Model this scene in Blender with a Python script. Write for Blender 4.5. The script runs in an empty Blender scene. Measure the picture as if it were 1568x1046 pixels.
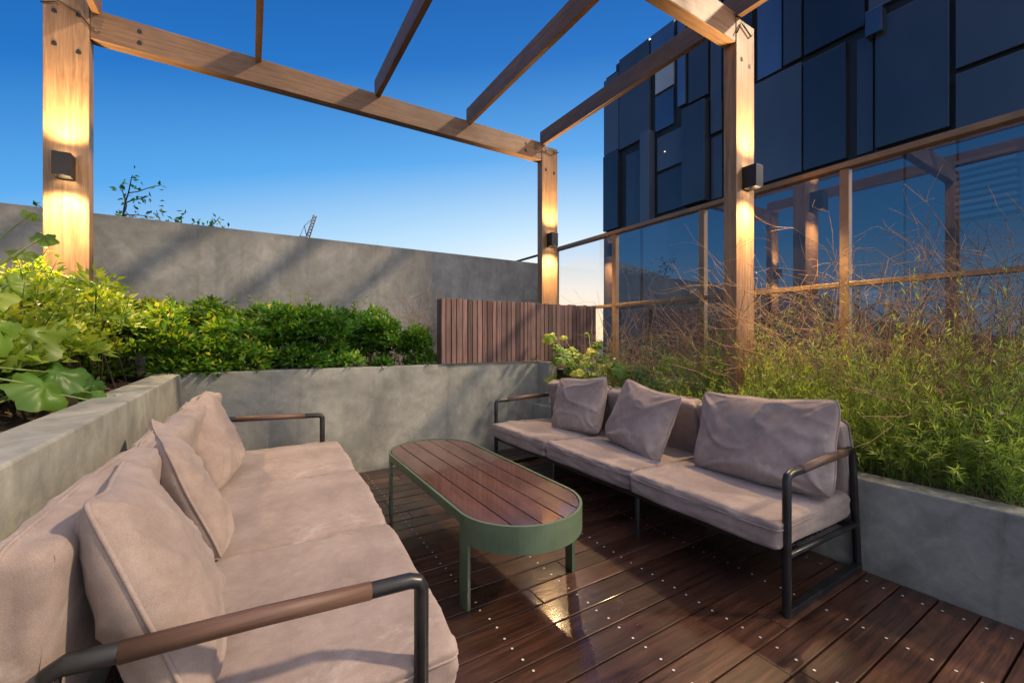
import bpy, math, random
import numpy as np
from mathutils import Vector, Matrix, noise, Euler
random.seed(7); rng=np.random.default_rng(7)
sc=bpy.context.scene
R=math.radians

# ---------------------------------------------------------------- helpers
def link(o):
    sc.collection.objects.link(o); return o
def empty(name,loc=(0,0,0),rz=0):
    e=bpy.data.objects.new(name,None); e.location=loc; e.rotation_euler=(0,0,rz); return link(e)
class MB:
    def __init__(s): s.v=[];s.f=[];s.m=[];s.r=[];s.sm=[]
    def add(s,vs,fs,m=0,r=None,smooth=False):
        b=len(s.v); s.v.extend([tuple(v) for v in vs])
        r=random.random() if r is None else r
        for f in fs:
            s.f.append([b+i for i in f]); s.m.append(m); s.r.append(r); s.sm.append(smooth)
    def box(s,x0,x1,y0,y1,z0,z1,m=0,r=None):
        vs=[(x0,y0,z0),(x1,y0,z0),(x1,y1,z0),(x0,y1,z0),(x0,y0,z1),(x1,y0,z1),(x1,y1,z1),(x0,y1,z1)]
        s.add(vs,[(3,2,1,0),(4,5,6,7),(0,1,5,4),(1,2,6,5),(2,3,7,6),(3,0,4,7)],m,r)
    def tube(s,pts,rad,m=0,n=10,caps=True,r=None):
        pts=[Vector(p) for p in pts]; rads=rad if isinstance(rad,(list,tuple)) else [rad]*len(pts)
        vs=[];fs=[]
        up=None
        for i,p in enumerate(pts):
            t=(pts[min(i+1,len(pts)-1)]-pts[max(i-1,0)]).normalized()
            if up is None:
                up=Vector((0,0,1)) if abs(t.z)<.9 else Vector((1,0,0))
            a=t.cross(up).normalized(); b=a.cross(t).normalized(); up=b
            for k in range(n):
                th=2*math.pi*k/n
                vs.append(p+(a*math.cos(th)+b*math.sin(th))*rads[i])
        for i in range(len(pts)-1):
            for k in range(n):
                k2=(k+1)%n
                fs.append((i*n+k,i*n+k2,(i+1)*n+k2,(i+1)*n+k))
        if caps:
            fs.append(tuple(reversed(range(n)))); fs.append(tuple((len(pts)-1)*n+k for k in range(n)))
        s.add(vs,fs,m,r,True)
    def obj(s,name,mats,parent=None,bevel=0,smooth_angle=None):
        me=bpy.data.meshes.new(name); me.from_pydata(s.v,[],s.f)
        for mt in mats: me.materials.append(mt)
        me.polygons.foreach_set('material_index',s.m)
        me.polygons.foreach_set('use_smooth',s.sm)
        a=me.attributes.new('rnd','FLOAT','FACE'); a.data.foreach_set('value',s.r)
        me.update()
        o=bpy.data.objects.new(name,me); link(o)
        if parent: o.parent=parent
        if bevel:
            b=o.modifiers.new('bev','BEVEL'); b.width=bevel; b.segments=2; b.limit_method='ANGLE'
        return o

class NT:
    def __init__(s,name):
        s.mat=bpy.data.materials.new(name); s.mat.use_nodes=True; s.t=s.mat.node_tree; s.n=s.t.nodes; s.l=s.t.links
        s.b=s.n['Principled BSDF']; s.out=s.n['Material Output']
    def node(s,typ,**kw):
        nd=s.n.new(typ)
        for k,v in kw.items():
            if k.startswith('i_'): nd.inputs[k[2:].replace('_',' ')].default_value=v
            else: setattr(nd,k,v)
        return nd
    def co(s,scale=(1,1,1)):
        tc=s.node('ShaderNodeTexCoord'); mp=s.node('ShaderNodeMapping'); mp.inputs['Scale'].default_value=scale
        s.l.new(tc.outputs['Object'],mp.inputs['Vector']); return mp.outputs['Vector']
    def noise(s,vec,scale,detail=4,rough=.55,dist=0):
        n=s.node('ShaderNodeTexNoise'); n.inputs['Scale'].default_value=scale; n.inputs['Detail'].default_value=detail
        n.inputs['Roughness'].default_value=rough; n.inputs['Distortion'].default_value=dist
        s.l.new(vec,n.inputs['Vector']); return n.outputs['Fac']
    def ramp(s,fac,stops):
        r=s.node('ShaderNodeValToRGB'); e=r.color_ramp.elements
        while len(e)<len(stops): e.new(.5)
        for i,(p,c) in enumerate(stops):
            e[i].position=p; e[i].color=(c[0],c[1],c[2],1) if hasattr(c,'__len__') else (c,c,c,1)
        s.l.new(fac,r.inputs['Fac']); return r.outputs['Color']
    def mix(s,a,b,fac=.5,mode='MIX'):
        m=s.node('ShaderNodeMix',data_type='RGBA',blend_type=mode)
        for sock,v in ((m.inputs[6],a),(m.inputs[7],b),(m.inputs[0],fac)):
            if hasattr(v,'is_linked') : s.l.new(v,sock)
            elif hasattr(v,'__len__'): sock.default_value=(v[0],v[1],v[2],1)
            elif sock.type=='RGBA': sock.default_value=(v,v,v,1)
            else: sock.default_value=v
        return m.outputs[2]
    def math(s,a,b,op='MULTIPLY'):
        m=s.node('ShaderNodeMath',operation=op)
        for i,v in enumerate((a,b)):
            if hasattr(v,'is_linked'): s.l.new(v,m.inputs[i])
            else: m.inputs[i].default_value=v
        return m.outputs[0]
    def attr(s,name='rnd'):
        return s.node('ShaderNodeAttribute',attribute_name=name).outputs['Fac']
    def bump(s,h,strength=.3,dist=.01):
        b=s.node('ShaderNodeBump'); b.inputs['Strength'].default_value=strength; b.inputs['Distance'].default_value=dist
        s.l.new(h,b.inputs['Height']); s.l.new(b.outputs['Normal'],s.b.inputs['Normal'])
    def col(s,c):
        if hasattr(c,'is_linked'): s.l.new(c,s.b.inputs['Base Color'])
        else: s.b.inputs['Base Color'].default_value=(c[0],c[1],c[2],1)
    def rough(s,c):
        if hasattr(c,'is_linked'): s.l.new(c,s.b.inputs['Roughness'])
        else: s.b.inputs['Roughness'].default_value=c

def wood(name,c1,c2,axis='x',rough=(.4,.6),vary=.5):
    m=NT(name); sc_={'x':(1.2,22,22),'y':(22,1.2,22),'z':(22,22,1.2)}[axis]
    v=m.co(sc_); r=m.attr()
    add=m.node('ShaderNodeVectorMath',operation='ADD'); cmb=m.node('ShaderNodeCombineXYZ')
    k=m.math(r,37.0)
    for i in range(3): m.l.new(k,cmb.inputs[i])
    m.l.new(v,add.inputs[0]); m.l.new(cmb.outputs[0],add.inputs[1]); v=add.outputs[0]
    n1=m.noise(v,1.6,6,.65,.6); n2=m.noise(v,7,3,.6)
    f=m.math(m.math(n1,.7),m.math(n2,.3),'ADD')
    c=m.ramp(f,[(.34,c1),(.64,c2)])
    br=m.ramp(r,[(0,1-vary),(1,1+vary*.4)])
    c=m.mix(c,br,1.0,'MULTIPLY')
    c=m.mix(c,m.ramp(m.noise(m.co(),1.7,5,.6,.4),[(.32,.72),(.62,1.1)]),.8,'MULTIPLY'); m.col(c)
    n3=m.noise(m.co(),2.2,3); m.rough(m.ramp(n3,[(.35,rough[0]),(.65,rough[1])]))
    m.bump(f,.25,.004); return m

# ---------------------------------------------------------------- materials
def concrete(name,c1,c2,warm=0):
    m=NT(name); v=m.co()
    n1=m.noise(v,1.3,9,.66,1.1); n2=m.noise(v,8,6,.68,.5); n3=m.noise(m.co((3.5,3.5,.3)),1.6,6,.65,.5)
    n4=m.noise(v,60,2); n5=m.noise(m.co((14,14,.9)),1.2,6,.7,.3)
    base=m.ramp(n1,[(.32,c1),(.5,[(a+b)/2 for a,b in zip(c1,c2)]),(.66,c2)])
    base=m.mix(base,m.ramp(n2,[(.3,(.70,.70,.68)),(.7,(1.2,1.2,1.17))]),.85,'MULTIPLY')
    base=m.mix(base,m.ramp(n3,[(.34,(.62,.63,.6)),(.45,(1,1,1)),(.66,(1,1,1)),(.73,(1.5,1.5,1.45))]),.45,'MULTIPLY')
    base=m.mix(base,m.ramp(n5,[(.66,(1,1,1)),(.72,(1.6,1.6,1.55))]),.6,'MULTIPLY')
    sp=m.node('ShaderNodeSeparateXYZ'); m.l.new(v,sp.inputs[0])
    low_tone=m.math(m.math(sp.outputs['Z'],3.0),m.math(m.noise(v,3,4),1.2),'ADD')
    base=m.mix(base,m.ramp(low_tone,[(.45,(.66,.66,.64)),(.95,(1,1,1))]),.8,'MULTIPLY')  # tone darkens towards the bottom of the wall
    m.col(base); m.rough(m.ramp(n2,[(.3,.55),(.7,.85)]))
    m.bump(m.math(m.math(n2,.7),m.math(n4,.3),'ADD'),.4,.01)
    return m.mat
M_conc=concrete('concrete_render',(.185,.19,.17),(.35,.35,.315))
M_conc2=concrete('parapet_concrete',(.155,.155,.145),(.30,.295,.278))
w=wood('pergola_timber_x',(.14,.072,.034),(.32,.188,.104),'x',(.45,.65),.25); M_wx=w.mat
w=wood('pergola_timber_y',(.11,.053,.026),(.25,.138,.072),'y',(.45,.65),.25); M_wy=w.mat
w=wood('pergola_timber_z',(.18,.092,.04),(.40,.235,.12),'z',(.45,.65),.2); M_wz=w.mat
w=wood('deck_boards',(.020,.011,.008),(.125,.056,.035),'x',(.18,.48),.6)
w.b.inputs['Coat Weight'].default_value=.3; w.b.inputs['Coat Roughness'].default_value=.1; M_deck=w.mat
w=wood('screen_battens',(.10,.055,.048),(.26,.15,.125),'z',(.6,.8),.65); M_screen=w.mat
w=wood('table_boards',(.05,.02,.016),(.145,.062,.048),'y',(.1,.32),.35); w.b.inputs['Coat Weight'].default_value=.6; w.b.inputs['Coat Roughness'].default_value=.06; M_table=w.mat
w=wood('armrest_timber',(.08,.042,.03),(.18,.10,.07),'x',(.4,.6),.2); M_arm=w.mat

def simple(name,c,rough=.5,metal=0,nscale=0,amt=.2):
    m=NT(name); m.b.inputs['Metallic'].default_value=metal; m.rough(rough)
    if nscale:
        n=m.noise(m.co(),nscale,4)
        m.col(m.ramp(n,[(.3,[x*(1-amt) for x in c]),(.7,[x*(1+amt) for x in c])]))
        m.rough(m.ramp(n,[(.3,max(0.05,rough-.12)),(.7,min(1,rough+.12))]))
    else: m.col(c)
    return m.mat
M_black=simple('black_powdercoat',(.018,.018,.019),.38,0,14,.3)
M_bronze=simple('bronze_frame',(.24,.145,.075),.4,.3,6,.2)
M_fixture=simple('fixture_bronze',(.03,.024,.02),.4,.4,10,.2)
M_green=simple('green_powdercoat',(.10,.145,.09),.38,0,8,.14)
M_screw=simple('screw_steel',(.75,.75,.72),.4,.3,20,.1)
M_soil=simple('soil_mulch',(.06,.038,.024),.95,0,30,.7)
M_twig=simple('dry_twig',(.27,.16,.08),.8,0,20,.4)
M_stem=simple('green_stem',(.14,.19,.05),.7,0,20,.3)
M_bark=simple('branch_bark',(.05,.035,.025),.85,0,20,.3)
M_dark=simple('shadow_gap',(.006,.006,.008),.6,0,5,.2)
M_city=simple('distant_ground_asphalt',(.06,.06,.06),.9,0,.05,.4)
M_membrane=simple('roof_membrane',(.12,.12,.12),.85,0,2,.2)
M_pipe=simple('crane_steel',(.12,.1,.09),.6,0,2,.2)

def facade_mat(name,c,rough=.22,spec=.5,metal=0):
    m=NT(name); v=m.co((.25,.25,.12)); n=m.noise(v,2,3,.5); r=m.attr()
    cc=m.ramp(n,[(.3,[x*.7 for x in c]),(.7,[x*1.3 for x in c])])
    cc=m.mix(cc,m.ramp(r,[(0,.65),(1,1.35)]),1,'MULTIPLY'); m.col(cc); m.rough(rough)
    m.b.inputs['Specular IOR Level'].default_value=spec; m.b.inputs['Metallic'].default_value=metal
    m.bump(m.noise(m.co(),.7,1),.05,.02)
    return m.mat
M_panel=facade_mat('dark_facade_panel',(.032,.038,.050),.16,.6)
M_panel2=facade_mat('slate_facade_panel',(.046,.054,.070),.22,.6)
M_win=facade_mat('facade_window_glass',(.12,.15,.19),.04,1.0,.6)
M_sky_pane=facade_mat('sky_reflection_pane',(.42,.45,.48),.4,.5)  # pale colour stands in for bright sky reflected in one pane

def fabric():
    m=NT('outdoor_fabric'); v=m.co()
    n1=m.noise(v,3.2,5,.6,.3); n2=m.noise(v,30,4,.6); n3=m.noise(v,520,2)
    c=m.ramp(n1,[(.34,(.255,.20,.178)),(.66,(.36,.29,.26))])
    c=m.mix(c,m.ramp(n2,[(.3,.88),(.7,1.1)]),.8,'MULTIPLY')
    c=m.mix(c,m.ramp(n3,[(.35,.82),(.65,1.14)]),.8,'MULTIPLY')
    st=m.noise(v,2.1,8,.72,.6)
    c=m.mix(c,(.56,.49,.44),m.ramp(st,[(.58,0.0),(.66,.5)]))
    m.col(c); m.rough(.92); m.b.inputs['Sheen Weight'].default_value=.12
    m.b.inputs['Specular IOR Level'].default_value=.2
    m.bump(n3,.25,.0015); return m.mat
M_fab=fabric()

def leafmat(name,stops,trans=.35):
    m=NT(name); r=m.attr(); c=m.ramp(r,stops)
    n=m.noise(m.co(),2.5,3); c=m.mix(c,m.ramp(n,[(.3,.7),(.7,1.25)]),1,'MULTIPLY')
    m.col(c); m.rough(.42)
    t=m.node('ShaderNodeBsdfTranslucent'); m.l.new(m.mix(c,(1.5,1.6,.6),1,'MULTIPLY'),t.inputs['Color'])
    mx=m.node('ShaderNodeMixShader'); mx.inputs[0].default_value=trans
    m.l.new(m.b.outputs[0],mx.inputs[1]); m.l.new(t.outputs[0],mx.inputs[2]); m.l.new(mx.outputs[0],m.out.inputs['Surface'])
    return m.mat
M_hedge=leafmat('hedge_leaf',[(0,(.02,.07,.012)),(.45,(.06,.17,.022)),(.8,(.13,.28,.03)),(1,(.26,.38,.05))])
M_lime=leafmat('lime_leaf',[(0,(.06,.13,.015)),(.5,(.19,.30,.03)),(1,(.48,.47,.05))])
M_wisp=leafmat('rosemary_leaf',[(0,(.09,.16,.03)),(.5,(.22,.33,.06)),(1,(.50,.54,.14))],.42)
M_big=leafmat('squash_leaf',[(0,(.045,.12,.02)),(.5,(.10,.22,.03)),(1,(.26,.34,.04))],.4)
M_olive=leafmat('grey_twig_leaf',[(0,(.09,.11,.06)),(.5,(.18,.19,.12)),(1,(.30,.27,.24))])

def glass():
    m=NT('fence_glass'); m.n.remove(m.b)
    tr=m.node('ShaderNodeBsdfTransparent'); tr.inputs[0].default_value=(.86,.9,.94,1)
    gl=m.node('ShaderNodeBsdfGlossy'); gl.inputs['Roughness'].default_value=.01; gl.inputs[0].default_value=(.9,.93,1,1)
    lw=m.node('ShaderNodeLayerWeight'); lw.inputs[0].default_value=.5
    p=m.math(lw.outputs['Facing'],3.0,'POWER')
    mx=m.node('ShaderNodeMixShader'); f=m.math(m.math(p,.36),.15,'ADD')
    m.l.new(f,mx.inputs[0]); m.l.new(tr.outputs[0],mx.inputs[1]); m.l.new(gl.outputs[0],mx.inputs[2])
    m.l.new(mx.outputs[0],m.out.inputs['Surface']); return m.mat
M_glass=glass()
def emit(name,c,s):
    m=NT(name); m.b.inputs['Emission Color'].default_value=(*c,1); m.b.inputs['Emission Strength'].default_value=s; m.col(c); return m.mat
M_emit=emit('lamp_lens',(1,.75,.42),40)
M_emit_s=emit('downlight_lens',(1,.8,.5),2)

# ---------------------------------------------------------------- ground & terrace structure
b=MB(); b.box(-3000,3000,-3000,3000,-25.2,-25); b.obj('ground',[M_city])
b=MB(); b.box(-6,3.99,-6,14,-25,-.12); b.obj('terrace_building_slab',[M_membrane])

# deck
b=MB(); y=-2.4; gap=.007; bw=.132
while y<4.1:
    y1=min(y+bw,4.115)
    x=-.45; off=random.uniform(.8,3.2)
    cuts=[x,x+off,2.82] if off<2.9 else [x,2.82]
    for i in range(len(cuts)-1):
        b.box(cuts[i]+.001,cuts[i+1]-.002,y,y1,-.028,random.uniform(-.001,.001))
    y+=bw+gap
b.obj('timber_deck',[M_deck],bevel=.003)
b=MB(); y=-2.4
while y<4.05:
    for jx in [-.0,.45,.905,1.36,1.81,2.26,2.7]:
        for dy in (.03,.102):
            cx=jx+random.uniform(-.006,.006); cy=y+dy+random.uniform(-.004,.004)
            vs=[(cx+.0056*math.cos(t*math.pi/4),cy+.0056*math.sin(t*math.pi/4),.0024) for t in range(8)]
            b.add(vs,[tuple(range(8))],0)
    y+=bw+gap
b.obj('deck_screws',[M_screw])

# planters
e=empty('back_planter_wall')
b=MB(); b.box(-.62,3.02,4.12,4.29,-.1,.98); b.obj('wall_body',[M_conc],e,.008)
e=empty('left_planter_wall')
b=MB(); b.box(-.62,-.45,-2.4,4.118,-.1,.978); b.obj('wall_body',[M_conc],e,.008)
e=empty('right_planter_wall')
b=MB(); b.box(2.82,2.97,-2.4,4.118,-.1,.49); b.obj('wall_body',[M_conc],e,.008)
b=MB(); b.box(3.62,3.76,-2.4,5.0,-.1,.82); b.obj('rear_kerb',[M_conc],e,.008)
b=MB(); b.box(2.9,3.02,3.9,4.122,.48,.977); b.obj('corner_return',[M_conc],e,.008)

def soil(name,x0,x1,y0,y1,z):
    nx=int((x1-x0)/.06)+2; ny=int((y1-y0)/.06)+2; vs=[];fs=[]
    for i in range(nx):
        for j in range(ny):
            x=x0+(x1-x0)*i/(nx-1); yy=y0+(y1-y0)*j/(ny-1)
            vs.append((x,yy,z+.05*noise.noise(Vector((x*4,yy*4,0)))+.025*noise.noise(Vector((x*18,yy*18,3)))))
    for i in range(nx-1):
        for j in range(ny-1):
            a=i*ny+j; fs.append((a,a+ny,a+ny+1,a+1))
    b=MB(); b.add(vs,fs,0,.5)
    for k in range(int((x1-x0)*(y1-y0)*160)):
        x=random.uniform(x0,x1); yy=random.uniform(y0,y1); a=random.uniform(0,6.28); l=random.uniform(.01,.03); zz=z+.05*noise.noise(Vector((x*4,yy*4,0)))+.012
        dx,dy=math.cos(a)*l,math.sin(a)*l
        b.add([(x-dx,yy-dy,zz),(x+dy*.4,yy-dx*.4,zz+.01),(x+dx,yy+dy,zz+.012),(x-dy*.4,yy+dx*.4,zz)],[(0,1,2,3)],1 if random.random()<.3 else 0)
    b.obj(name,[M_soil,M_twig])
soil('planter_soil',-2.6,-.62,-2.0,5.3,.90)
soil('planter_soil',-.64,3.7,4.28,5.3,.88)
soil('planter_soil',2.96,3.63,-2.3,4.2,.43)
b=MB(); b.box(-2.9,-2.7,-2.4,5.3,-.1,1.3); b.obj('outer_parapet_wall',[M_conc2],None,.01)
b=MB(); b.box(-6,3.87,5.3,5.5,-.1,2.395); b.obj('parapet_wall',[M_conc2],None,.01)

# ---------------------------------------------------------------- pergola
e=empty('pergola')
b=MB()
b.box(-1.29,-1.04,4.445,4.55,.8,3.84)
b.box(3.2,3.45,4.445,4.55,.8,3.735)
b.box(3.2,3.45,1.88,1.985,.35,3.735)
b.box(-1.29,-1.04,1.88,1.985,.8,3.735)
b.obj('posts',[M_wz],e,.005)
b=MB()
b.box(-1.038,3.198,4.45,4.545,3.54,3.77); b.box(-1.038,3.198,1.885,1.98,3.54,3.77)
b.obj('beams',[M_wx],e,.005)
b=MB()
for x in (-1.03,.04,1.10,2.15,3.205): b.box(x,x+.05,.75,4.5,3.742,3.925)
b.obj('rafters',[M_wy],e,.004)
b=MB()
def plug(c,nrm,r=.016):
    c=Vector(c); nrm=Vector(nrm); up=Vector((0,0,1)); a=nrm.cross(up)
    vs=[c+nrm*.002+a*r*math.cos(t*math.pi/6)+up*(r*1.8 if math.sin(t*math.pi/6)>0 else r*.5)*math.sin(t*math.pi/6) for t in range(12)]
    b.add(vs,[tuple(range(12))],0)
for px in (-1.29,3.2):
    plug((px+.06,4.445,3.42),(0,-1,0)); plug((px+.19,4.445,3.40),(0,-1,0))
    plug((px+.06,4.445,3.66),(0,-1,0)); plug((px+.19,4.445,3.68),(0,-1,0))
plug((3.27,1.88,3.42),(0,-1,0)); plug((3.38,1.88,3.40),(0,-1,0))
for xx in (-.75,2.95): plug((xx,4.45,3.69),(0,-1,0)); plug((xx,4.45,3.60),(0,-1,0))
b.obj('bolt_recesses',[M_dark],e)
b=MB()
b.tube([(-1.3,4.44,3.70),(-1.2,4.43,3.74),(-1.1,4.432,3.70),(-1.03,4.44,3.62),(-.98,4.44,3.60)],.006,0,6)
b.tube([(3.1,4.44,3.60),(3.2,4.435,3.66),(3.33,4.435,3.63),(3.46,4.44,3.70)],.006,0,6)
b.tube([(3.19,1.87,3.60),(3.25,1.868,3.70),(3.38,1.868,3.64),(3.47,1.9,3.72)],.006,0,6)
b.obj('lighting_cable',[M_black],e)

def wall_light(x,y,z):
    e=empty('up_down_wall_light',(x,y,z))
    b=MB()
    t=.006;wd=.05;d=.11;h=.085
    b.box(-wd,wd,-d,-d+t,-h,h); b.box(-wd,-wd+t,-d+t,-.001,-h,h); b.box(wd-t,wd,-d+t,-.001,-h,h); b.box(-wd+t,wd-t,-.012,-.001,-h,h)
    b.box(-wd+t,wd-t,-d+t,-.012,-.045,.045)
    b.obj('housing',[M_fixture],e,.002)
    b=MB()
    for s in (-1,1):
        vs=[(.036*math.cos(k*math.pi/8),-.058+.036*math.sin(k*math.pi/8),s*.0475) for k in range(16)]
        b.add(vs,[tuple(range(16)) if s>0 else tuple(reversed(range(16)))],0)
    b.obj('lens',[M_emit],e)
    for s in (-1,1):
        L=bpy.data.lights.new('lamp_spot','SPOT'); L.energy=200 if s<0 else 180; L.color=(1,.66,.31); L.spot_size=R(125); L.spot_blend=1; L.shadow_soft_size=.04
        o=bpy.data.objects.new('spot_up' if s>0 else 'spot_down',L); link(o); o.parent=e
        o.location=(0,-.125,s*.088); o.rotation_euler=((R(180)+R(5)) if s>0 else R(-5),0,0)
wall_light(-1.165,4.445,2.52); wall_light(3.325,4.445,2.52); wall_light(3.325,1.88,2.50)

# ---------------------------------------------------------------- batten screen
e=empty('timber_batten_screen'); b=MB()
x=1.68
while x<3.8:
    wd=random.choice([.042,.05,.062,.05]); b.box(x,x+wd,4.095+random.uniform(-.004,.004),4.118,.985,1.665+random.uniform(-.008,.008)); x+=wd+.009
b.box(1.68,1.702,4.121,4.17,.985,1.66); b.box(1.68,1.702,4.176,4.23,.985,1.66)
b.obj('battens',[M_screen],e,.002)
b=MB(); b.box(1.705,3.8,4.121,4.145,1.0,1.645); b.obj('backing',[M_dark],e)

# ---------------------------------------------------------------- glass fence
e=empty('glass_fence')
b=MB()
ys=[5.02,3.82,2.62,1.42,.22,-.98,-2.18]
for yy in ys: b.box(3.845,3.905,yy-.03,yy+.03,-.1,2.54)
b.box(3.83,3.92,-2.3,5.15,2.542,2.585)
for i in range(len(ys)-1): b.box(3.842,3.908,ys[i+1]+.032,ys[i]-.032,1.642,1.678)
b.obj('frame',[M_bronze],e,.003)
b=MB()
for i in range(len(ys)-1):
    y0,y1=ys[i+1]+.03,ys[i]-.03
    for z0,z1 in ((.5,1.641),(1.679,2.54)):
        b.add([(3.872,y0,z0),(3.872,y1,z0),(3.872,y1,z1),(3.872,y0,z1)],[(0,1,2,3)],0)
b.obj('panes',[M_glass],e)
b=MB(); b.tube([(3.87,5.1,2.56),(3.87,7.5,2.56)],.018); b.tube([(3.87,7.5,2.56),(3.87,7.5,-.1)],.018); b.obj('handrail',[M_black],e)

# ---------------------------------------------------------------- tower
e=empty('apartment_tower')
b=MB(); b.box(9.05,24,.3,9.3,-25,9.0); b.box(9.05,24,.3,8.9,9.0,9.18); b.obj('core',[M_dark],e)
g=.035; b=MB()
def pan(y0,y1,z0,z1,off=0,m=0):
    b.box(9.0-off*.6,9.06,y0+g/2,y1-g/2,z0+g/2,z1-g/2,m)
P=pan
P(8.72,9.34,6.65,8.9,.05,1);P(8.72,9.34,4.4,6.65,.1,0);P(8.72,9.34,2.2,4.4,.05,1);P(8.72,9.34,-.2,2.2,.1,0)
P(7.62,8.72,6.6,9.2,.05,1);P(7.98,8.5,4.3,6.4,-.02,0);P(7.5,7.84,4.3,6.7,.3,1);P(7.9,8.72,2.1,4.3,.1,0);P(7.0,7.9,2.1,4.3,.0,1)
P(6.88,7.48,7.58,8.35,0,3);P(6.88,7.48,6.6,7.54,0,2);P(6.85,7.6,8.4,9.2,.05,2)
P(6.6,7.42,5.55,6.45,0,1);P(6.6,7.42,4.45,5.5,.0,0)
P(6.5,6.75,6.9,9.2,.12,2)
P(5.92,6.55,4.4,6.75,.3,1);P(5.92,6.45,6.85,9.2,.1,0);P(6.1,7.0,2.1,4.35,.1,1)
P(5.6,5.9,5.9,9.2,.05,1);P(5.6,5.9,4.4,5.85,0,1);P(4.9,6.1,2.1,4.35,0,0)
P(4.92,5.58,6.6,9.2,.1,0)
P(4.35,4.86,6.6,9.2,.0,2);P(3.98,4.33,6.6,9.2,.08,0)
P(3.98,5.56,4.42,6.55,.06,1)
P(3.27,3.98,4.42,6.5,.06,0);P(3.0,3.97,6.6,9.2,.06,0)
P(2.9,3.16,4.42,6.45,-.02,1)
P(2.72,2.98,6.3,6.75,.3,2)
P(1.96,2.88,4.42,6.6,.1,0);P(1.96,2.98,6.78,9.2,.05,1)
P(.3,1.93,5.25,6.4,.06,1);P(.3,1.93,4.3,5.2,.06,1);P(.3,1.93,6.45,9.2,.06,1)
yc=[.3,1.2,1.9,2.5,3.3,3.9,4.9]
for k in range(len(yc)-1):
    P(yc[k],yc[k+1],2.1,4.36 if yc[k]>1.5 else 4.26,random.choice([0,.08,.14]),random.choice([0,0,1]))
rows=[-25,-22.6,-20,-17.5,-15,-12.5,-10,-7.6,-5.2,-2.6,-.2,2.1]
for r in range(len(rows)-1):
    yy=.3
    while yy<9.3:
        y1=min(9.34,yy+random.choice([.5,.8,1.1,1.5])); 
        if 9.34-y1<.3: y1=9.34
        if yy>8.6 and r==len(rows)-2: break
        P(yy,y1,rows[r],rows[r+1],random.choice([0,.08,.14]),random.choice([0,0,1,1,2])); yy=y1
b.obj('facade_panels',[M_panel,M_panel2,M_win,M_sky_pane],e,.006)
b=MB()
for k in range(9): b.box(8.84,8.88,1.3,1.9,3.0+k*.1,3.055+k*.1)
b.obj('louvre_vent',[M_panel2],e)
b=MB()
vs=[(8.985,7.15+.02*math.cos(k*math.pi/5),6.0+.015*math.sin(k*math.pi/5)) for k in range(10)]; b.add(vs,[tuple(range(10))],0)
b.obj('interior_downlight',[M_emit_s],e)

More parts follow.
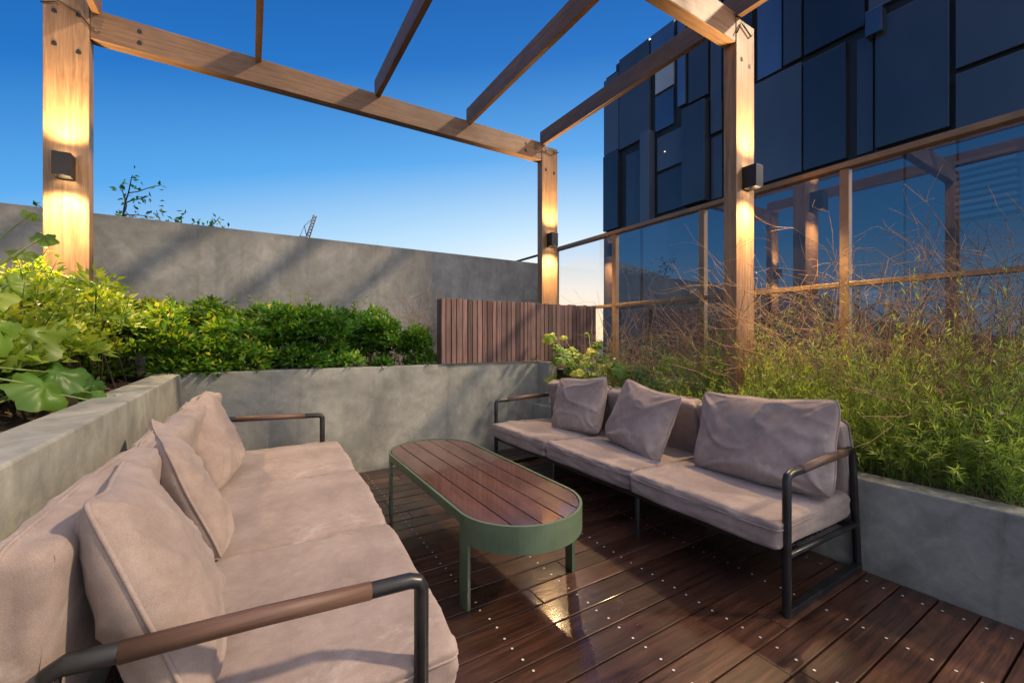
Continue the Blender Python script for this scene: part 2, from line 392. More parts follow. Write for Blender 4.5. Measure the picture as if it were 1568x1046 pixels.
# ---------------------------------------------------------------- cushions
def rbox(name,size,parent,loc,rot=(0,0,0),rad=.03,puff=.02,seed=0,n=30,wr=.004,mat=None):
    sx,sy,sz=[s/2 for s in size]; vs=[];fs=[];idx={}
    def vid(p):
        k=(round(p[0],5),round(p[1],5),round(p[2],5))
        if k not in idx: idx[k]=len(vs); vs.append(p)
        return idx[k]
    for ax in range(3):
        for sg in (-1,1):
            o=[i for i in range(3) if i!=ax]
            for i in range(n):
                for j in range(n):
                    q=[]
                    for (di,dj) in ((0,0),(1,0),(1,1),(0,1)):
                        p=[0,0,0]; p[ax]=sg
                        f=lambda t: math.sin((t*2-1)*math.pi/2)
                        p[o[0]]=f((i+di)/n); p[o[1]]=f((j+dj)/n); q.append(vid(tuple(p)))
                    if (sg>0)!=(ax==1): fs.append(q)
                    else: fs.append(q[::-1])
    out=[]; s=Vector((seed*5.3,seed*2.1,seed))
    for p in vs:
        u=Vector((p[0]*sx,p[1]*sy,p[2]*sz)); r=rad
        c=Vector((max(-sx+r,min(sx-r,u.x)),max(-sy+r,min(sy-r,u.y)),max(-sz+r,min(sz-r,u.z))))
        d=u-c
        q=c+d.normalized()*r if d.length>1e-6 else u
        pf=(1-p[0]**2)*(1-p[1]**2)
        q.z+=puff*pf**.6*(1 if p[2]>0 else -.3)*(abs(p[2])**.5)
        q.x+=.012*(1-p[1]**2)*p[0]
        nn=noise.noise(q*4+s); n2=noise.noise(Vector((q.x*7,q.y*4,q.z*7))+s*2)
        rd=(1-abs(noise.noise(Vector((q.x*5,q.y*9,q.z*5))+s*3)))**8
        rd2=(1-abs(noise.noise(Vector((q.x*3+q.y*4,q.y*5-q.x*7,q.z*5))+s*4)))**9
        edge=max(abs(p[0]),abs(p[1]))**4
        q.z+=wr*(nn*1.6+n2*.8)+((wr*.8*rd+wr*1.6*rd2*edge) if p[2]>0 else 0); q.x+=wr*nn; q.y+=wr*n2
        if abs(p[2])<.95:
            k=wr*1.4*noise.noise(Vector((q.x*14,q.y*14,q.z*30))+s)
            q.x+=k*p[0]**8*(1 if p[0]>0 else -1); q.y+=k*p[1]**8*(1 if p[1]>0 else -1)
        out.append(q)
    b=MB(); b.add(out,fs,0,.5,True)
    loop=[]
    for ci,(cx,cy) in enumerate([(sx,sy),(-sx,sy),(-sx,-sy),(sx,-sy)]):
        for a in range(0,91,30):
            t=R(ci*90+a); ox=cx-math.copysign(rad,cx); oy=cy-math.copysign(rad,cy)
            loop.append(Vector((ox+rad*math.cos(t),oy+rad*math.sin(t),sz*.5)))
    o=b.obj(name,[mat or M_fab],parent); o.location=loc; o.rotation_euler=rot
    b2=MB(); full=[]
    for i in range(len(loop)):
        a,c=loop[i],loop[(i+1)%len(loop)]; nseg=max(1,int((c-a).length/.04))
        for t in range(nseg):
            q=a.lerp(c,t/nseg); yy=q.y/sy
            q.x+=.012*max(0,1-yy*yy)*(q.x/sx); nn=noise.noise(q*4+s); n2=noise.noise(Vector((q.x*7,q.y*4,q.z*7))+s*2)
            q.z+=wr*(nn*1.6+n2*.8); q.x+=wr*nn; q.y+=wr*n2
            full.append(q)
    full.append(full[0]); b2.tube(full,.0042,0,6,False)
    o2=b2.obj(name+'_piping',[mat or M_fab],parent); o2.location=loc; o2.rotation_euler=rot
    return o

def pillow(loc,rot,w=.52,h=.5,t=.085,seed=0,wr=.013,name='throw_pillow'):
    n=70; vs=[];fs=[]
    s=Vector((seed*3.7,seed*1.3,seed*7.1))
    rs=random.Random(seed*13+1)
    corners=[(cu,cv,rs.uniform(6,10),rs.uniform(0,6),rs.uniform(.5,1.2)*(1.25 if cv<0 else .7)) for cu in (-1.05,1.05) for cv in (-1.05,1.05)]
    def pt(u,v,side):
        cr=1-.07*(abs(u*v))**5
        a=w/2*u*(1-.035*(1-v*v))*cr; c=h/2*v*(1-.035*(1-u*u))*cr
        th=t*max(0,(1-abs(u)**3.2)*(1-abs(v)**3.2))**.5
        th*=1-.18*v
        q=Vector((a,side*th,c))
        e=max(abs(u),abs(v)) 
        amp=wr*max(0,(1-e**12))
        wx=a+.05*noise.noise(Vector((a*4,c*4,seed)));wc=c+.05*noise.noise(Vector((a*4,c*4,seed+9)))
        d1=(1-abs(noise.noise(Vector((wx*2.2+wc*2,wc*5.5-wx*1.5,side))+s)))**8
        d3=(1-abs(noise.noise(Vector((wx*9,wc*9,side*3))+s*3)))**6
        fold=0
        for (cu,cv,fr,ph,am) in corners:   # creases radiating from the corners
            du,dv=u-cu,v-cv; rr=math.hypot(du,dv); an=math.atan2(abs(dv),abs(du)+1e-6)
            k=math.sin(an*fr+ph+1.6*noise.noise(Vector((u*1.8,v*1.8,seed+side))))
            fold+=am*(max(0,k)**2.2)*math.exp(-rr*1.35)*min(1,rr*2.2)
        q.y+=side*amp*(d1*.9+d3*.7*e**3+fold*1.9-.8)+.014*noise.noise(Vector((a*3,c*3,0))+s)
        q.z-=.022*(1-u*u)*max(0,v)
        q+=Vector((noise.noise(q*5+s),0,noise.noise(q*5-s)))*.009
        return q
    idx={}
    for side in (1,-1):
        for i in range(n+1):
            for j in range(n+1):
                u=math.sin((i/n*2-1)*math.pi/2); v=math.sin((j/n*2-1)*math.pi/2)
                border=i in(0,n) or j in(0,n)
                if border and side==-1: idx[(side,i,j)]=idx[(1,i,j)]; continue
                idx[(side,i,j)]=len(vs); vs.append(pt(u,v,0 if border else side))
        for i in range(n):
            for j in range(n):
                q=[idx[(side,i,j)],idx[(side,i+1,j)],idx[(side,i+1,j+1)],idx[(side,i,j+1)]]
                fs.append(q[::-1] if side==1 else q)
    b=MB(); b.add(vs,fs,0,.5,True)
    ring=[idx[(1,i,0)] for i in range(n)]+[idx[(1,n,j)] for j in range(n)]+[idx[(1,n-i,n)] for i in range(n)]+[idx[(1,0,n-j)] for j in range(n)]
    pts=[vs[i] for i in ring]; pts2=[pts[0]]
    for p in pts[1:]:
        if (p-pts2[-1]).length>.006: pts2.append(p)
    pts2.append(pts2[0]); b.tube(pts2,.0055,0,6,False)
    o=b.obj(name,[M_fab]); o.location=loc; o.rotation_euler=rot; return o

# ---------------------------------------------------------------- sofa  (local: front +x)
def sofa(loc,rz,shift,seed,bx=-.325,bh=.41,bz=.605,lean=75,bt=.13):
    e=empty('outdoor_sofa',loc,rz)
    b=MB()
    for s in (-1,1):
        y=s*1.325; r=.019
        b.tube([(.375,y,.0),(.375,y,.55),(.375,y,.612),(.366,y,.63),(.345,y,.637),(.24,y,.64)],r,0,12)
        b.tube([(-.20,y,.655),(-.285,y,.66),(-.305,y,.65),(-.312,y,.60),(-.378,y,.02)],r,0,12)
        b.box(-.39,.375,y-.018,y+.018,.0,.034)
        b.tube([(.37,y,.27),(-.35,y,.25)],.015,0,8)
    for x,z in ((.35,.27),(-.33,.25)): b.box(x-.018,x+.018,-1.32,1.32,z-.02,z+.02)
    for y in (-.44,.44):
        b.tube([(.35,y,0),(.35,y,.27)],.016,0,10); b.tube([(-.35,y,0),(-.33,y,.27)],.016,0,10)
        b.box(-.33,.35,y-.015,y+.015,.255,.275)
    b.box(-.40,-.375,-1.3,1.3,.62,.66)
    for y in (-1.2,-.44,.44,1.2): b.tube([(-.33,y,.25),(-.388,y,.64)],.012,0,8)
    b.obj('frame',[M_black],e,.003)
    b=MB()
    for k in range(12): b.box(-.31+k*.056,-.275+k*.056,-1.3,1.3,.277,.286)
    b.obj('webbing',[M_black],e)
    b=MB()
    for s in (-1,1): b.tube([(.25,s*1.325,.64),(.02,s*1.325,.65),(-.21,s*1.325,.655)],.0205,0,12,r=.3)
    b.obj('armrests',[M_arm],e)
    for i,y in enumerate((-.88,0,.88)):
        rbox('seat_cushion_%d'%(i+1),(.76,.874,.125),e,(.02+shift+random.uniform(-.012,.012),y,.355),(0,R(-1),R(random.uniform(-.9,.9))),.026,.014,seed+i,wr=.006)
        rbox('back_cushion_%d'%(i+1),(bh,.865,bt),e,(bx,y,bz),(0,R(-lean),R(random.uniform(-1,1))),.035,.010,seed+i+5,wr=.006)
    return e
sofa((.06,2.39,0),R(-2.6),.09,1,-.375,.46,.64,82,.115)
sofa((2.43,2.30,0),R(180),.03,11)

def pl(x,y,z,face,lean,w=.54,h=.5,seed=0,roll=0,t=.085,wr=.013):
    o=pillow((x,y,z),(0,0,0),w,h,t,seed,wr)
    o.rotation_euler=(Matrix.Rotation(face,4,'Z')@Matrix.Rotation(lean,4,'X')@Matrix.Rotation(roll,4,'Y')).to_euler()
pl(-.205,1.39,.675,R(-84),R(20),.56,.53,1,R(-4),.10,.012)
pl(-.225,2.12,.67,R(-78),R(20),.54,.5,2,R(4),.09,.014)
pl(-.19,3.00,.67,R(-104),R(22),.54,.5,3,R(8),.09,.014)
pl(2.53,1.35,.675,R(92),R(18),.78,.52,4,R(2),.09,.018)
pl(2.47,2.18,.66,R(84),R(20),.62,.51,5,R(-7),.09,.018)
pl(2.52,2.94,.66,R(94),R(18),.60,.51,6,R(6),.09,.015)

# ---------------------------------------------------------------- coffee table
e=empty('outdoor_coffee_table',(1.165,2.405,0))
rr=.325; hl=.575
def stad(r,hl,n=24):
    pts=[]
    for k in range(n+1):
        t=math.pi+math.pi*k/n; pts.append((r*math.cos(t),-hl+r*math.sin(t)))
    for k in range(n+1):
        t=math.pi*k/n; pts.append((r*math.cos(t),hl+r*math.sin(t)))
    return pts
b=MB()
def band(pts,pin,z0,z1,closed):
    n=len(pts); vs=[]
    for (x,y),(xi,yi) in zip(pts,pin):
        vs+= [(x,y,z0),(x,y,z1),(xi,yi,z1),(xi,yi,z0)]
    fs=[]
    for i in range(n if closed else n-1):
        j=(i+1)%n
        for k in range(4):
            k2=(k+1)%4; fs.append((i*4+k,j*4+k,j*4+k2,i*4+k2))
    if not closed: fs+=[(0,1,2,3),((n-1)*4+3,(n-1)*4+2,(n-1)*4+1,(n-1)*4)]
    b.add(vs,fs,0,.5,False)
o1=stad(rr,hl,40); i1=stad(rr-.014,hl,40)
band(o1,i1,.385,.432,True)
for s in (0,1):
    band(o1[s*41:(s+1)*41],i1[s*41:(s+1)*41],.308,.3846,False)
for cy,sg in ((-hl,-1),(hl,1)):
    for side in (-1,1):
        pts=[];pin=[]
        for k in range(7):
            t=k/6*.22
            pts.append((side*rr*math.cos(t),cy+sg*rr*math.sin(t))); pin.append((side*(rr-.016)*math.cos(t),cy+sg*(rr-.016)*math.sin(t)))
        band(pts,pin,.0,.3076,False)
ob=b.obj('rim_and_legs',[M_green],e)
b=MB()
edges=[-.307,-.185,-.062,.061,.184,.307]
for i in range(5):
    x0,x1=edges[i]+.003,edges[i+1]-.003
    r2=rr-.018
    N=9; low=[];hi=[]
    for k in range(N):
        x=x0+(x1-x0)*k/(N-1); xx=max(-r2,min(r2,x)); L=hl+math.sqrt(max(0,r2*r2-xx*xx))
        low.append((x,-L)); hi.append((x,L))
    poly=low+hi[::-1]; n=len(poly)
    vs=[(x,y,.402) for x,y in poly]+[(x,y,.4295) for x,y in poly]
    fs=[tuple(reversed(range(n))),tuple(range(n,2*n))]+[(k,(k+1)%n,n+(k+1)%n,n+k) for k in range(n)]
    b.add(vs,fs,0)
b.obj('slats',[M_table],e,.002)
b=MB(); b.box(-.308,.308,-.6,-.55,.375,.401); b.box(-.308,.308,.55,.6,.375,.401); b.box(-.308,.308,-.02,.02,.375,.401); b.obj('cross_bearers',[M_green],e)

# ---------------------------------------------------------------- foliage
def unit(a): return a/np.maximum(1e-9,np.linalg.norm(a,axis=1,keepdims=True))
def leaf_arrays(P,D,N,L,W,fold=.15):
    n=len(P); D=unit(D); S=unit(np.cross(D,N)); N=unit(np.cross(S,D))
    L=L[:,None];W=W[:,None]
    base=P; mid=P+D*L*.45-N*W*fold; l=P+D*L*.42+S*W*.5+N*W*fold; r=P+D*L*.42-S*W*.5+N*W*fold; tip=P+D*L-N*L*.12
    V=np.stack([base,l,tip,r,mid],1).reshape(-1,3)
    b=np.arange(n)[:,None]*5
    F=np.concatenate([b+np.array([[0,4,1]]),b+np.array([[1,4,2]]),b+np.array([[2,4,3]]),b+np.array([[3,4,0]])],1).reshape(-1,3)
    return V,F
class Fol:
    def __init__(s): s.V=[];s.F=[];s.M=[];s.R=[];s.n=0
    def add(s,V,F,m,r):
        s.V.append(V);s.F.append(F+s.n);s.n+=len(V);s.M.append(np.full(len(F),m));s.R.append(r)
    def leaves(s,P,D,N,L,W,m,r,fold=.15):
        V,F=leaf_arrays(P,D,N,L,W,fold); s.add(V,F,m,np.repeat(r,4))
    def blades(s,P,D,N,L,W,m,r):
        n=len(P); D=unit(D); S=unit(np.cross(D,N)); N=unit(np.cross(S,D)); L=L[:,None];W=W[:,None]
        V=np.stack([P,P+D*L*.45+S*W*.5,P+D*L-N*L*.15,P+D*L*.45-S*W*.5],1).reshape(-1,3); b=np.arange(n)[:,None]*4
        F=np.concatenate([b+np.array([[0,1,3]]),b+np.array([[1,2,3]])],1).reshape(-1,3); s.add(V,F,m,np.repeat(r,2))
    def sticks(s,A,B,ra,rb,m,r=None):
        n=len(A); D=unit(B-A); up=np.tile([[.3,.2,1.]],(n,1)); S=unit(np.cross(D,up)); T=np.cross(S,D)
        vs=[]
        for P_,rad in ((A,ra),(B,rb)):
            for k in range(3):
                t=2*math.pi*k/3; vs.append(P_+(S*math.cos(t)+T*math.sin(t))*np.asarray(rad).reshape(-1,1))
        V=np.stack(vs,1).reshape(-1,3); b=np.arange(n)[:,None]*6
        F=np.concatenate([b+np.array([[k,(k+1)%3,3+(k+1)%3]]) for k in range(3)]+[b+np.array([[k,3+(k+1)%3,3+k]]) for k in range(3)],1).reshape(-1,3)
        s.add(V,F,m,np.full(len(F),.5))
    def obj(s,name,mats):
        V=np.concatenate(s.V);F=np.concatenate(s.F);M_=np.concatenate(s.M).astype(np.int32);Rr=np.concatenate(s.R).astype(np.float32)
        me=bpy.data.meshes.new(name); me.vertices.add(len(V)); me.vertices.foreach_set('co',V.astype(np.float32).ravel())
        me.loops.add(len(F)*3); me.loops.foreach_set('vertex_index',F.astype(np.int32).ravel())
        me.polygons.add(len(F)); me.polygons.foreach_set('loop_start',(np.arange(len(F))*3).astype(np.int32))
        for m in mats: me.materials.append(m)
        me.polygons.foreach_set('material_index',M_)
        a=me.attributes.new('rnd','FLOAT','FACE'); a.data.foreach_set('value',Rr)
        me.update(calc_edges=True); me.validate()
        o=bpy.data.objects.new(name,me); return link(o)

def hedge(name,x0,x1,y0,y1,top,z0,n,mats,size=(.045,.075),seed=0,lamp_limefn=None,front=False):
    f=Fol(); r=np.random.default_rng(seed)
    nc=int((x1-x0)*(y1-y0)*75)
    C=np.stack([r.uniform(x0,x1,nc),y0+(y1-y0)*r.uniform(0,1,nc)**1.5,np.zeros(nc)],1)
    for c in C:
        t=top(c[0],c[1]); 
        if front and c[1]<y0+.25: c[2]=z0+(t-z0)*r.uniform(-.02,.9)
        else: c[2]=z0+(t-z0)*r.uniform(.2,.95)**.7
    per=n//nc; allP=[];allD=[];allR=[]
    for c in C:
        rad=r.uniform(.08,.16); d=unit(r.normal(size=(per,3))); d[:,2]=np.abs(d[:,2])*.9-.15; d=unit(d)
        rr_=rad*r.uniform(.45,1.05,(per,1)); p=c+d*rr_*np.array([1,1,.9])
        allP.append(p); allD.append(d+r.normal(size=(per,3))*.45+np.array([0,-.15,.25])); 
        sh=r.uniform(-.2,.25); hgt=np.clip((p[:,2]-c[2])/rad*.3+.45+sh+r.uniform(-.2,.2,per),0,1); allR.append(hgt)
    P=np.concatenate(allP);D=np.concatenate(allD);Rr=np.concatenate(allR)
    N=unit(r.normal(size=P.shape)*.5+np.array([0,-.3,1.]))
    L=r.uniform(size[0],size[1],len(P)); W=L*r.uniform(.42,.6,len(P))
    lime=np.array([lamp_limefn(p) for p in P]) if lamp_limefn else np.zeros(len(P))
    k=r.uniform(size=len(P))<lime
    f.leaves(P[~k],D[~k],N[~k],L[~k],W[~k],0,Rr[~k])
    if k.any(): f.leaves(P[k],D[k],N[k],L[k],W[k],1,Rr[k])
    A=C.copy(); A[:,2]=z0-.06; A[:,0]+=r.normal(size=nc)*.08; A[:,1]+=.15
    f.sticks(A,C,.006,.003,2)
    ns=int(nc*.7); i=r.integers(0,nc,ns); S=C[i].copy(); E=S+np.stack([r.normal(size=ns)*.07,r.normal(size=ns)*.07-.02,r.uniform(.12,.27,ns)],1)
    f.sticks(S,E,.003,.001,2)
    q=[];dd=[]
    for s_,e_ in zip(S,E):
        for t in np.linspace(.45,1,7):
            q.append(s_+(e_-s_)*t); a=r.uniform(0,6.28); dd.append([math.cos(a),math.sin(a),.5])
    q=np.array(q);dd=np.array(dd)
    f.leaves(q,dd,unit(r.normal(size=q.shape)*.3+np.array([0,0,1.])),r.uniform(.035,.06,len(q)),r.uniform(.018,.028,len(q)),1,r.uniform(.3,1,len(q)))
    return f.obj(name,mats)
def nz(x,y,s=2.): return noise.noise(Vector((x*s,y*s,4.2)))
def top1(x,y): return np.interp(x,[-2.6,-1.2,-.5,.3,1.0,1.65],[1.70,1.64,1.50,1.52,1.47,1.44])+.15*nz(x,y,2.9)
hedge('hedge_shrub',-2.6,1.62,4.22,5.0,top1,.96,42000,[M_hedge,M_lime,M_bark],seed=3,lamp_limefn=lambda p: .75 if p[0]<-.6 else max(.06,.45-.35*(p[0]+.6)),front=True)  # extra lime leaves at left paint in the post lamp's yellow-green glow
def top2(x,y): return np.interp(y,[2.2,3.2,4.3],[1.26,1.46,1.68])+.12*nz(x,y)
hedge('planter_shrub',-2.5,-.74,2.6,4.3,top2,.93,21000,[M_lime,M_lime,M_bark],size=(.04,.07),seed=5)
def top3(x,y): return 1.15+.12*nz(x,y)
hedge('groundcover_shrub',-1.7,-.98,1.9,2.6,top3,.92,3000,[M_hedge,M_lime,M_bark],size=(.04,.06),seed=8)

def bigleaves(name,items,stems):
    b=MB()
    for (c,nrm,size,tipdir) in items:
        c=Vector(c); n_=Vector(nrm).normalized(); t=Vector(tipdir); t=(t-n_*t.dot(n_)).normalized(); s=t.cross(n_)
        K=40; rings=5; vs=[c]; fs=[]; sd=random.random()*50
        for rg in range(1,rings+1):
            for k in range(K):
                a=2*math.pi*k/K
                lob=1+.13*math.cos(5*a)+.045*math.cos(13*a+sd)+.09*noise.noise(Vector((math.cos(a)*2,math.sin(a)*2,sd)))
                if abs(a-math.pi)<.4: lob*=.55+.45*abs(a-math.pi)/.4
                r_=size*.5*lob*(rg/rings); q=rg/rings
                vein=-.035*size*q*max(0,math.cos(5*a))**6
                z=-.24*size*q*q+.04*size*q*math.cos(5*a)+.13*size*noise.noise(Vector((math.cos(a)*q*2.4,math.sin(a)*q*2.4,sd)))+vein
                vs.append(c+t*r_*math.cos(a)+s*r_*math.sin(a)+n_*z)
        for k in range(K): fs.append((0,1+k,1+(k+1)%K))
        for rg in range(rings-1):
            for k in range(K):
                a=1+rg*K+k; a2=1+rg*K+(k+1)%K; fs.append((a,a+K,a2+K,a2))
        b.add(vs,fs,0,random.uniform(.1,1),True)
    for pts in stems: b.tube(pts,[.006]*(len(pts)-1)+[.003],1,6)
    return b.obj(name,[M_big,M_stem])
it=[];st=[]
root=Vector((-1.1,2.3,.9))
base=[(-.82,2.62,1.27,.25),(-.72,2.62,1.10,.19),(-.66,2.85,1.03,.15),(-.92,2.55,1.43,.18),(-.86,2.45,1.30,.2),(-1.0,2.75,1.55,.15),(-1.1,3.0,1.62,.14),(-.95,2.9,1.50,.13),(-1.25,3.1,1.78,.12),(-1.05,2.6,1.68,.14),(-.70,2.42,1.06,.18),(-.9,3.1,1.4,.13),(-1.15,3.3,1.74,.12),(-1.3,3.2,1.86,.1),(-.56,2.64,.95,.15),(-1.2,2.9,1.78,.12),(-.54,2.9,.94,.11),(-.95,2.35,1.40,.18),(-.9,2.2,1.2,.18),(-1.2,2.7,1.82,.11),(-.98,3.4,1.82,.1),(-1.0,3.2,1.70,.1),(-.85,3.5,1.6,.1),(-1.15,3.05,1.92,.09),(-1.0,3.3,1.92,.07),(-1.2,3.4,1.9,.08),(-1.3,3.6,1.95,.07)]
for (x,y,z,s) in base:
    nr=(random.uniform(-.1,.8),random.uniform(-1,-.1),random.uniform(.3,1.0)); td=(random.uniform(-.4,.9),random.uniform(-.8,.4),-.6)
    it.append(((x,y,z),nr,s*1.05,td)); p=Vector((x,y,z)); m_=root.lerp(p,.6)+Vector((0,0,.12)); st.append([root+Vector((random.uniform(-.1,.1),random.uniform(-.1,.4),0)),m_,p])
bigleaves('squash_vine',it,st)
it=[];st=[]; root=Vector((3.25,3.5,.45))
for k in range(44):
    x=random.uniform(2.82,3.5);y=random.uniform(3.2,3.95);z=random.uniform(.75,1.3)-(.25 if y<3.5 else 0)
    it.append(((x,y,z),(random.uniform(-.9,-.1),random.uniform(-.9,.1),random.uniform(.3,1)),random.uniform(.09,.17),(random.uniform(-1,1),random.uniform(-1,1),-.4)))
    p=Vector((x,y,z)); st.append([root,root.lerp(p,.5)+Vector((0,0,.1)),p])
o=bigleaves('squash_plant',it,st)
o.data.materials[0]=M_lime
it=[];st=[]; root=Vector((3.3,2.85,.45))
for k in range(16):
    x=random.uniform(3.0,3.55);y=random.uniform(2.6,3.1);z=random.uniform(.75,1.08)
    it.append(((x,y,z),(random.uniform(-.9,-.1),random.uniform(-.9,.1),random.uniform(.2,.8)),random.uniform(.13,.2),(random.uniform(-1,1),random.uniform(-1,1),-.4)))
    p=Vector((x,y,z)); st.append([root,root.lerp(p,.5)+Vector((0,0,.1)),p])
bigleaves('broadleaf_plant',it,st)

def wispy(name,x0,x1,y0,y1,ns,hfn,seed,leafmat,nl=34,spill=.25,ll=(.03,.055),ww=.16,twigs=200,twh=(.5,.95),z0=.42,blade=False,tall=0):
    f=Fol(); r=np.random.default_rng(seed); segs=6
    A=[];B=[];ra=[];rb=[];P=[];D=[];Rr=[]
    for k in range(ns):
        bx=r.uniform(x0,x1);by=r.uniform(y0,y1); h=hfn(bx,by)*r.uniform(.5,1.1)
        sp_=False
        if r.uniform()<tall: h*=1.35; sp_=True
        a=r.uniform(0,6.28); ln=r.uniform(.05,.35)
        if bx<x0+.22 and r.uniform()<.75: a=math.pi+r.normal()*.5; ln=r.uniform(.12,.15+spill); h*=.7
        p=np.array([bx,by,z0]); prev=p.copy(); br=r.uniform(0,1)
        for s in range(1,segs+1):
            t=s/segs
            q=np.array([bx+math.cos(a)*ln*t**1.6,by+math.sin(a)*ln*t**1.6,z0+h*(t-.22*(ln/.35)*t*t*1.3)])+r.normal(size=3)*.008
            A.append(prev);B.append(q);ra.append(.0028*(1-t*.6));rb.append(.0028*(1-(t+.1)*.6))
            m=int(nl/segs*(.5 if s==1 else 1.1)*(.45 if sp_ and s>4 else 1))
            for _ in range(m):
                w_=r.uniform(); P.append(prev+(q-prev)*w_); dd=r.normal(size=3); dd/=np.linalg.norm(dd); dr=(q-prev)/np.linalg.norm(q-prev)
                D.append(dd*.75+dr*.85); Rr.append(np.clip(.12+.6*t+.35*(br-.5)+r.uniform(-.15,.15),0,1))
            prev=q
    f.sticks(np.array(A),np.array(B),np.array(ra),np.array(rb),1)
    P=np.array(P);D=np.array(D); L=r.uniform(ll[0],ll[1],len(P))
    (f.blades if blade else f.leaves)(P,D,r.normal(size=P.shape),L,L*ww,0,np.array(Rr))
    A=[];B=[];wa=[]
    def grow(p,d,l,rad,dep):
        n=3
        for i in range(n):
            d2=d+r.normal(size=3)*.28; d2/=np.linalg.norm(d2); q=p+d2*l/n; A.append(p);B.append(q);wa.append(rad)
            if dep>0 and r.uniform()<.75: 
                d3=d2+r.normal(size=3)*.75; d3[2]=abs(d3[2])*.6+.1; d3/=np.linalg.norm(d3); grow(q,d3,l*.5,rad*.65,dep-1)
            p=q;d=d2
    for k in range(twigs):
        h=r.uniform(*twh); bx=r.uniform(x0+.2,x1);by=r.uniform(y0,y1)
        grow(np.array([bx,by,z0+.15+r.uniform(0,.4)]),unit(np.array([[r.normal()*.35-.05,r.normal()*.35,1.]]))[0],h*.78,.0026,2)
    f.sticks(np.array(A),np.array(B),np.array(wa),np.array(wa)*.7,2)
    return f.obj(name,[leafmat,M_stem,M_twig])
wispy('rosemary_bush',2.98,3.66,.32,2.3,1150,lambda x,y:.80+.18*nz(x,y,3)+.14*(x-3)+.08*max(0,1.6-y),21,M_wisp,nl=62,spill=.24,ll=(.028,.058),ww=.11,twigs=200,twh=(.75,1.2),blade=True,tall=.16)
wispy('dry_perennial',3.1,3.66,2.3,3.6,170,lambda x,y:.95,22,M_olive,nl=40,spill=.05,ll=(.02,.04),ww=.35,twigs=90,twh=(.6,1.0))
wispy('trailing_herb',2.98,3.3,1.9,3.6,190,lambda x,y:.62,23,M_wisp,nl=40,spill=.1,ll=(.03,.05),ww=.2,twigs=10,twh=(.2,.4))
wispy('dry_shrub',1.3,1.72,4.35,4.7,22,lambda x,y:.75,24,M_olive,nl=30,spill=0,ll=(.02,.04),ww=.4,twigs=16,twh=(.6,.85),z0=.9)

# tree beyond parapet
f=Fol(); r=np.random.default_rng(4); A=[];B=[];ra=[];P=[]
def grow(p,d,l,rad,dep):
    n=4
    for i in range(n):
        d2=d+r.normal(size=3)*.18; d2/=np.linalg.norm(d2); q=p+d2*l/n; A.append(p);B.append(q);ra.append(rad*(1-i*.12))
        if dep>0 and i>0:
            for _ in range(2):
                d3=d2+r.normal(size=3)*.7; d3[2]=d3[2]*.5+.15; d3/=np.linalg.norm(d3); grow(q,d3,l*.55,rad*.55,dep-1)
        if dep==0 and r.uniform()<.55: P.extend([q+r.normal(size=3)*.05 for _ in range(4)])
        p=q;d=d2
grow(np.array([-1.1,8.,-.12]),np.array([0,0,1.]),1.9,.07,0)
top=B[-1]
for dx in (-.4,-.1,.2,.5,.85): grow(np.array(top),unit(np.array([[dx,r.normal()*.15,.8]]))[0],1.2,.03,2)
f.sticks(np.array(A),np.array(B),np.array(ra),np.array(ra)*.85,0)
P=np.array(P); L=r.uniform(.06,.1,len(P)); f.leaves(P,r.normal(size=P.shape),r.normal(size=P.shape),L,L*.5,1,r.uniform(0,.5,len(P)))
f.obj('rooftop_tree',[M_bark,M_hedge])

# crane
e=empty('tower_crane',(17.2,166,-25)); b=MB()
def lattice(a,c,wd,nb,t=.16):
    a=Vector(a);c=Vector(c); d=(c-a).normalized(); s=Vector((1,0,0)) if abs(d.z)>.5 else Vector((0,0,1)); s=(s-d*s.dot(d)).normalized(); u=d.cross(s)
    cr=[(s+u)*wd/2,(s-u)*wd/2,(-s-u)*wd/2,(-s+u)*wd/2]
    for k in cr: b.tube([a+k,c+k],t,0,4)
    for i in range(nb):
        p=a.lerp(c,i/nb);q=a.lerp(c,(i+1)/nb)
        for k in range(4): b.tube([p+cr[k],q+cr[(k+1)%4]],t*.7,0,4)
lattice((0,0,0),(0,0,62),1.5,26); lattice((0,0,61),(2.6,0,70),1.0,8); lattice((-2.5,0,61.5),(0,0,61.5),1,3)
b.box(-3,-1.8,-.6,.6,60,61.3); b.tube([(0,0,62),(-.8,0,66)],.15,0,4); b.tube([(-.8,0,66),(2.4,0,69.5)],.08,0,4); b.tube([(-.8,0,66),(-2.4,0,61.6)],.08,0,4)
b.obj('lattice',[M_pipe],e)
e=empty('neighbour_house',(0,0,-1.1)); b=MB()
b.add([(-12,14,-23.9),(-4.9,14,-23.9),(-4.9,20,-23.9),(-12,20,-23.9),(-12,14,5.2),(-4.9,14,5.2),(-4.9,20,5.2),(-12,20,5.2),(-10,17,6.6),(-7,17,6.6)],[(0,1,5,4),(1,2,6,5),(2,3,7,6),(3,0,4,7),(4,5,9,8),(6,7,8,9),(5,6,9),(7,4,8)],0)
b.obj('walls_and_roof',[M_conc2],e)

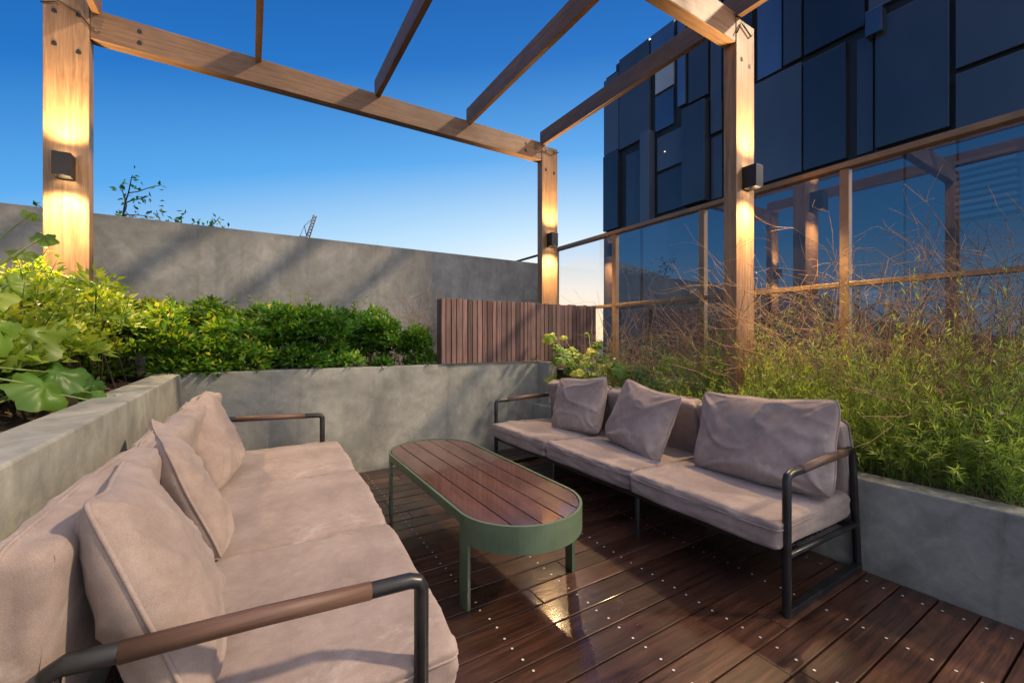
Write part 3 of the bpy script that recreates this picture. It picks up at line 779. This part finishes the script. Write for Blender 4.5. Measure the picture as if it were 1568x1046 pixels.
# ---------------------------------------------------------------- world
W=bpy.data.worlds.new('World'); sc.world=W; W.use_nodes=True; t=W.node_tree; N=t.nodes; Lk=t.links
bg=N['Background']
tc=N.new('ShaderNodeTexCoord')
sep=N.new('ShaderNodeSeparateXYZ'); Lk.new(tc.outputs['Generated'],sep.inputs[0])
def dotp(v):
    d=N.new('ShaderNodeVectorMath'); d.operation='DOT_PRODUCT'; d.inputs[1].default_value=v; Lk.new(tc.outputs['Generated'],d.inputs[0]); return d.outputs['Value']
def mth(op,a,b_=None,clamp=False):
    m=N.new('ShaderNodeMath'); m.operation=op; m.use_clamp=clamp
    for i,v in enumerate((a,b_)):
        if v is None: continue
        if hasattr(v,'is_linked'): Lk.new(v,m.inputs[i])
        else: m.inputs[i].default_value=v
    return m.outputs[0]
def wmix(a,b_,fac,mode):
    m=N.new('ShaderNodeMix'); m.data_type='RGBA'; m.blend_type=mode
    for sock,v in ((m.inputs[6],a),(m.inputs[7],b_),(m.inputs[0],fac)):
        if hasattr(v,'is_linked'): Lk.new(v,sock)
        elif hasattr(v,'__len__'): sock.default_value=(*v,1)
        else: sock.default_value=v
    return m.outputs[2]
one=mth('SUBTRACT',1.0,dotp((.65,.76,0)))
sh=mth('MINIMUM',mth('MULTIPLY',one,.42),.24)
zz=mth('ADD',mth('MAXIMUM',sep.outputs['Z'],0.0),mth('SUBTRACT',sh,.03),True)
rp=N.new('ShaderNodeValToRGB'); e_=rp.color_ramp.elements
stops=[(0,(1.0,.86,.70)),(.09,(.88,.91,.93)),(.23,(.47,.73,.96)),(.40,(.09,.39,.85)),(.59,(.010,.17,.57)),(.8,(.003,.09,.38)),(1,(.003,.06,.3))]
while len(e_)<len(stops): e_.new(.5)
for i,(p,c) in enumerate(stops): e_[i].position=p; e_[i].color=(*c,1)
Lk.new(zz,rp.inputs[0])
sky=N.new('ShaderNodeTexSky'); sky.sky_type='NISHITA'; sky.sun_disc=False; sky.sun_elevation=R(4); sky.sun_rotation=R(40)
c=wmix(rp.outputs[0],sky.outputs[0],.012,'ADD')
zen_fill=mth('MULTIPLY',mth('SUBTRACT',sep.outputs['Z'],.66),2.8,True)
back_fill=mth('MULTIPLY',mth('SUBTRACT',dotp((.25,-1,0)),.15),1.8,True)
c=wmix(c,(.88,.80,.70),zen_fill,'ADD'); c=wmix(c,(1.35,1.14,.92),back_fill,'ADD')  # added warm fill: zenith and sky behind camera brighter than real dusk
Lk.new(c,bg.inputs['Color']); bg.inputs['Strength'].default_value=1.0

S=bpy.data.lights.new('sun','SUN'); S.energy=3.9; S.angle=R(3); S.color=(1,.75,.48)
so=bpy.data.objects.new('sun',S); link(so)
el=R(38); az=R(-35); d=Vector((math.cos(az)*math.cos(el),math.sin(az)*math.cos(el),math.sin(el)))
so.rotation_euler=d.to_track_quat('Z','Y').to_euler()

cam=bpy.data.cameras.new('camera'); cam.sensor_width=36; cam.lens=36*650/1568; cam.shift_y=-.003; cam.clip_end=5000; cam.clip_start=.02
co=bpy.data.objects.new('camera',cam); link(co); co.location=(0,0,1.25); co.rotation_euler=(R(90),0,R(-31.7)); sc.camera=co
sc.view_settings.view_transform='Standard'; sc.view_settings.look='None'; sc.view_settings.exposure=0
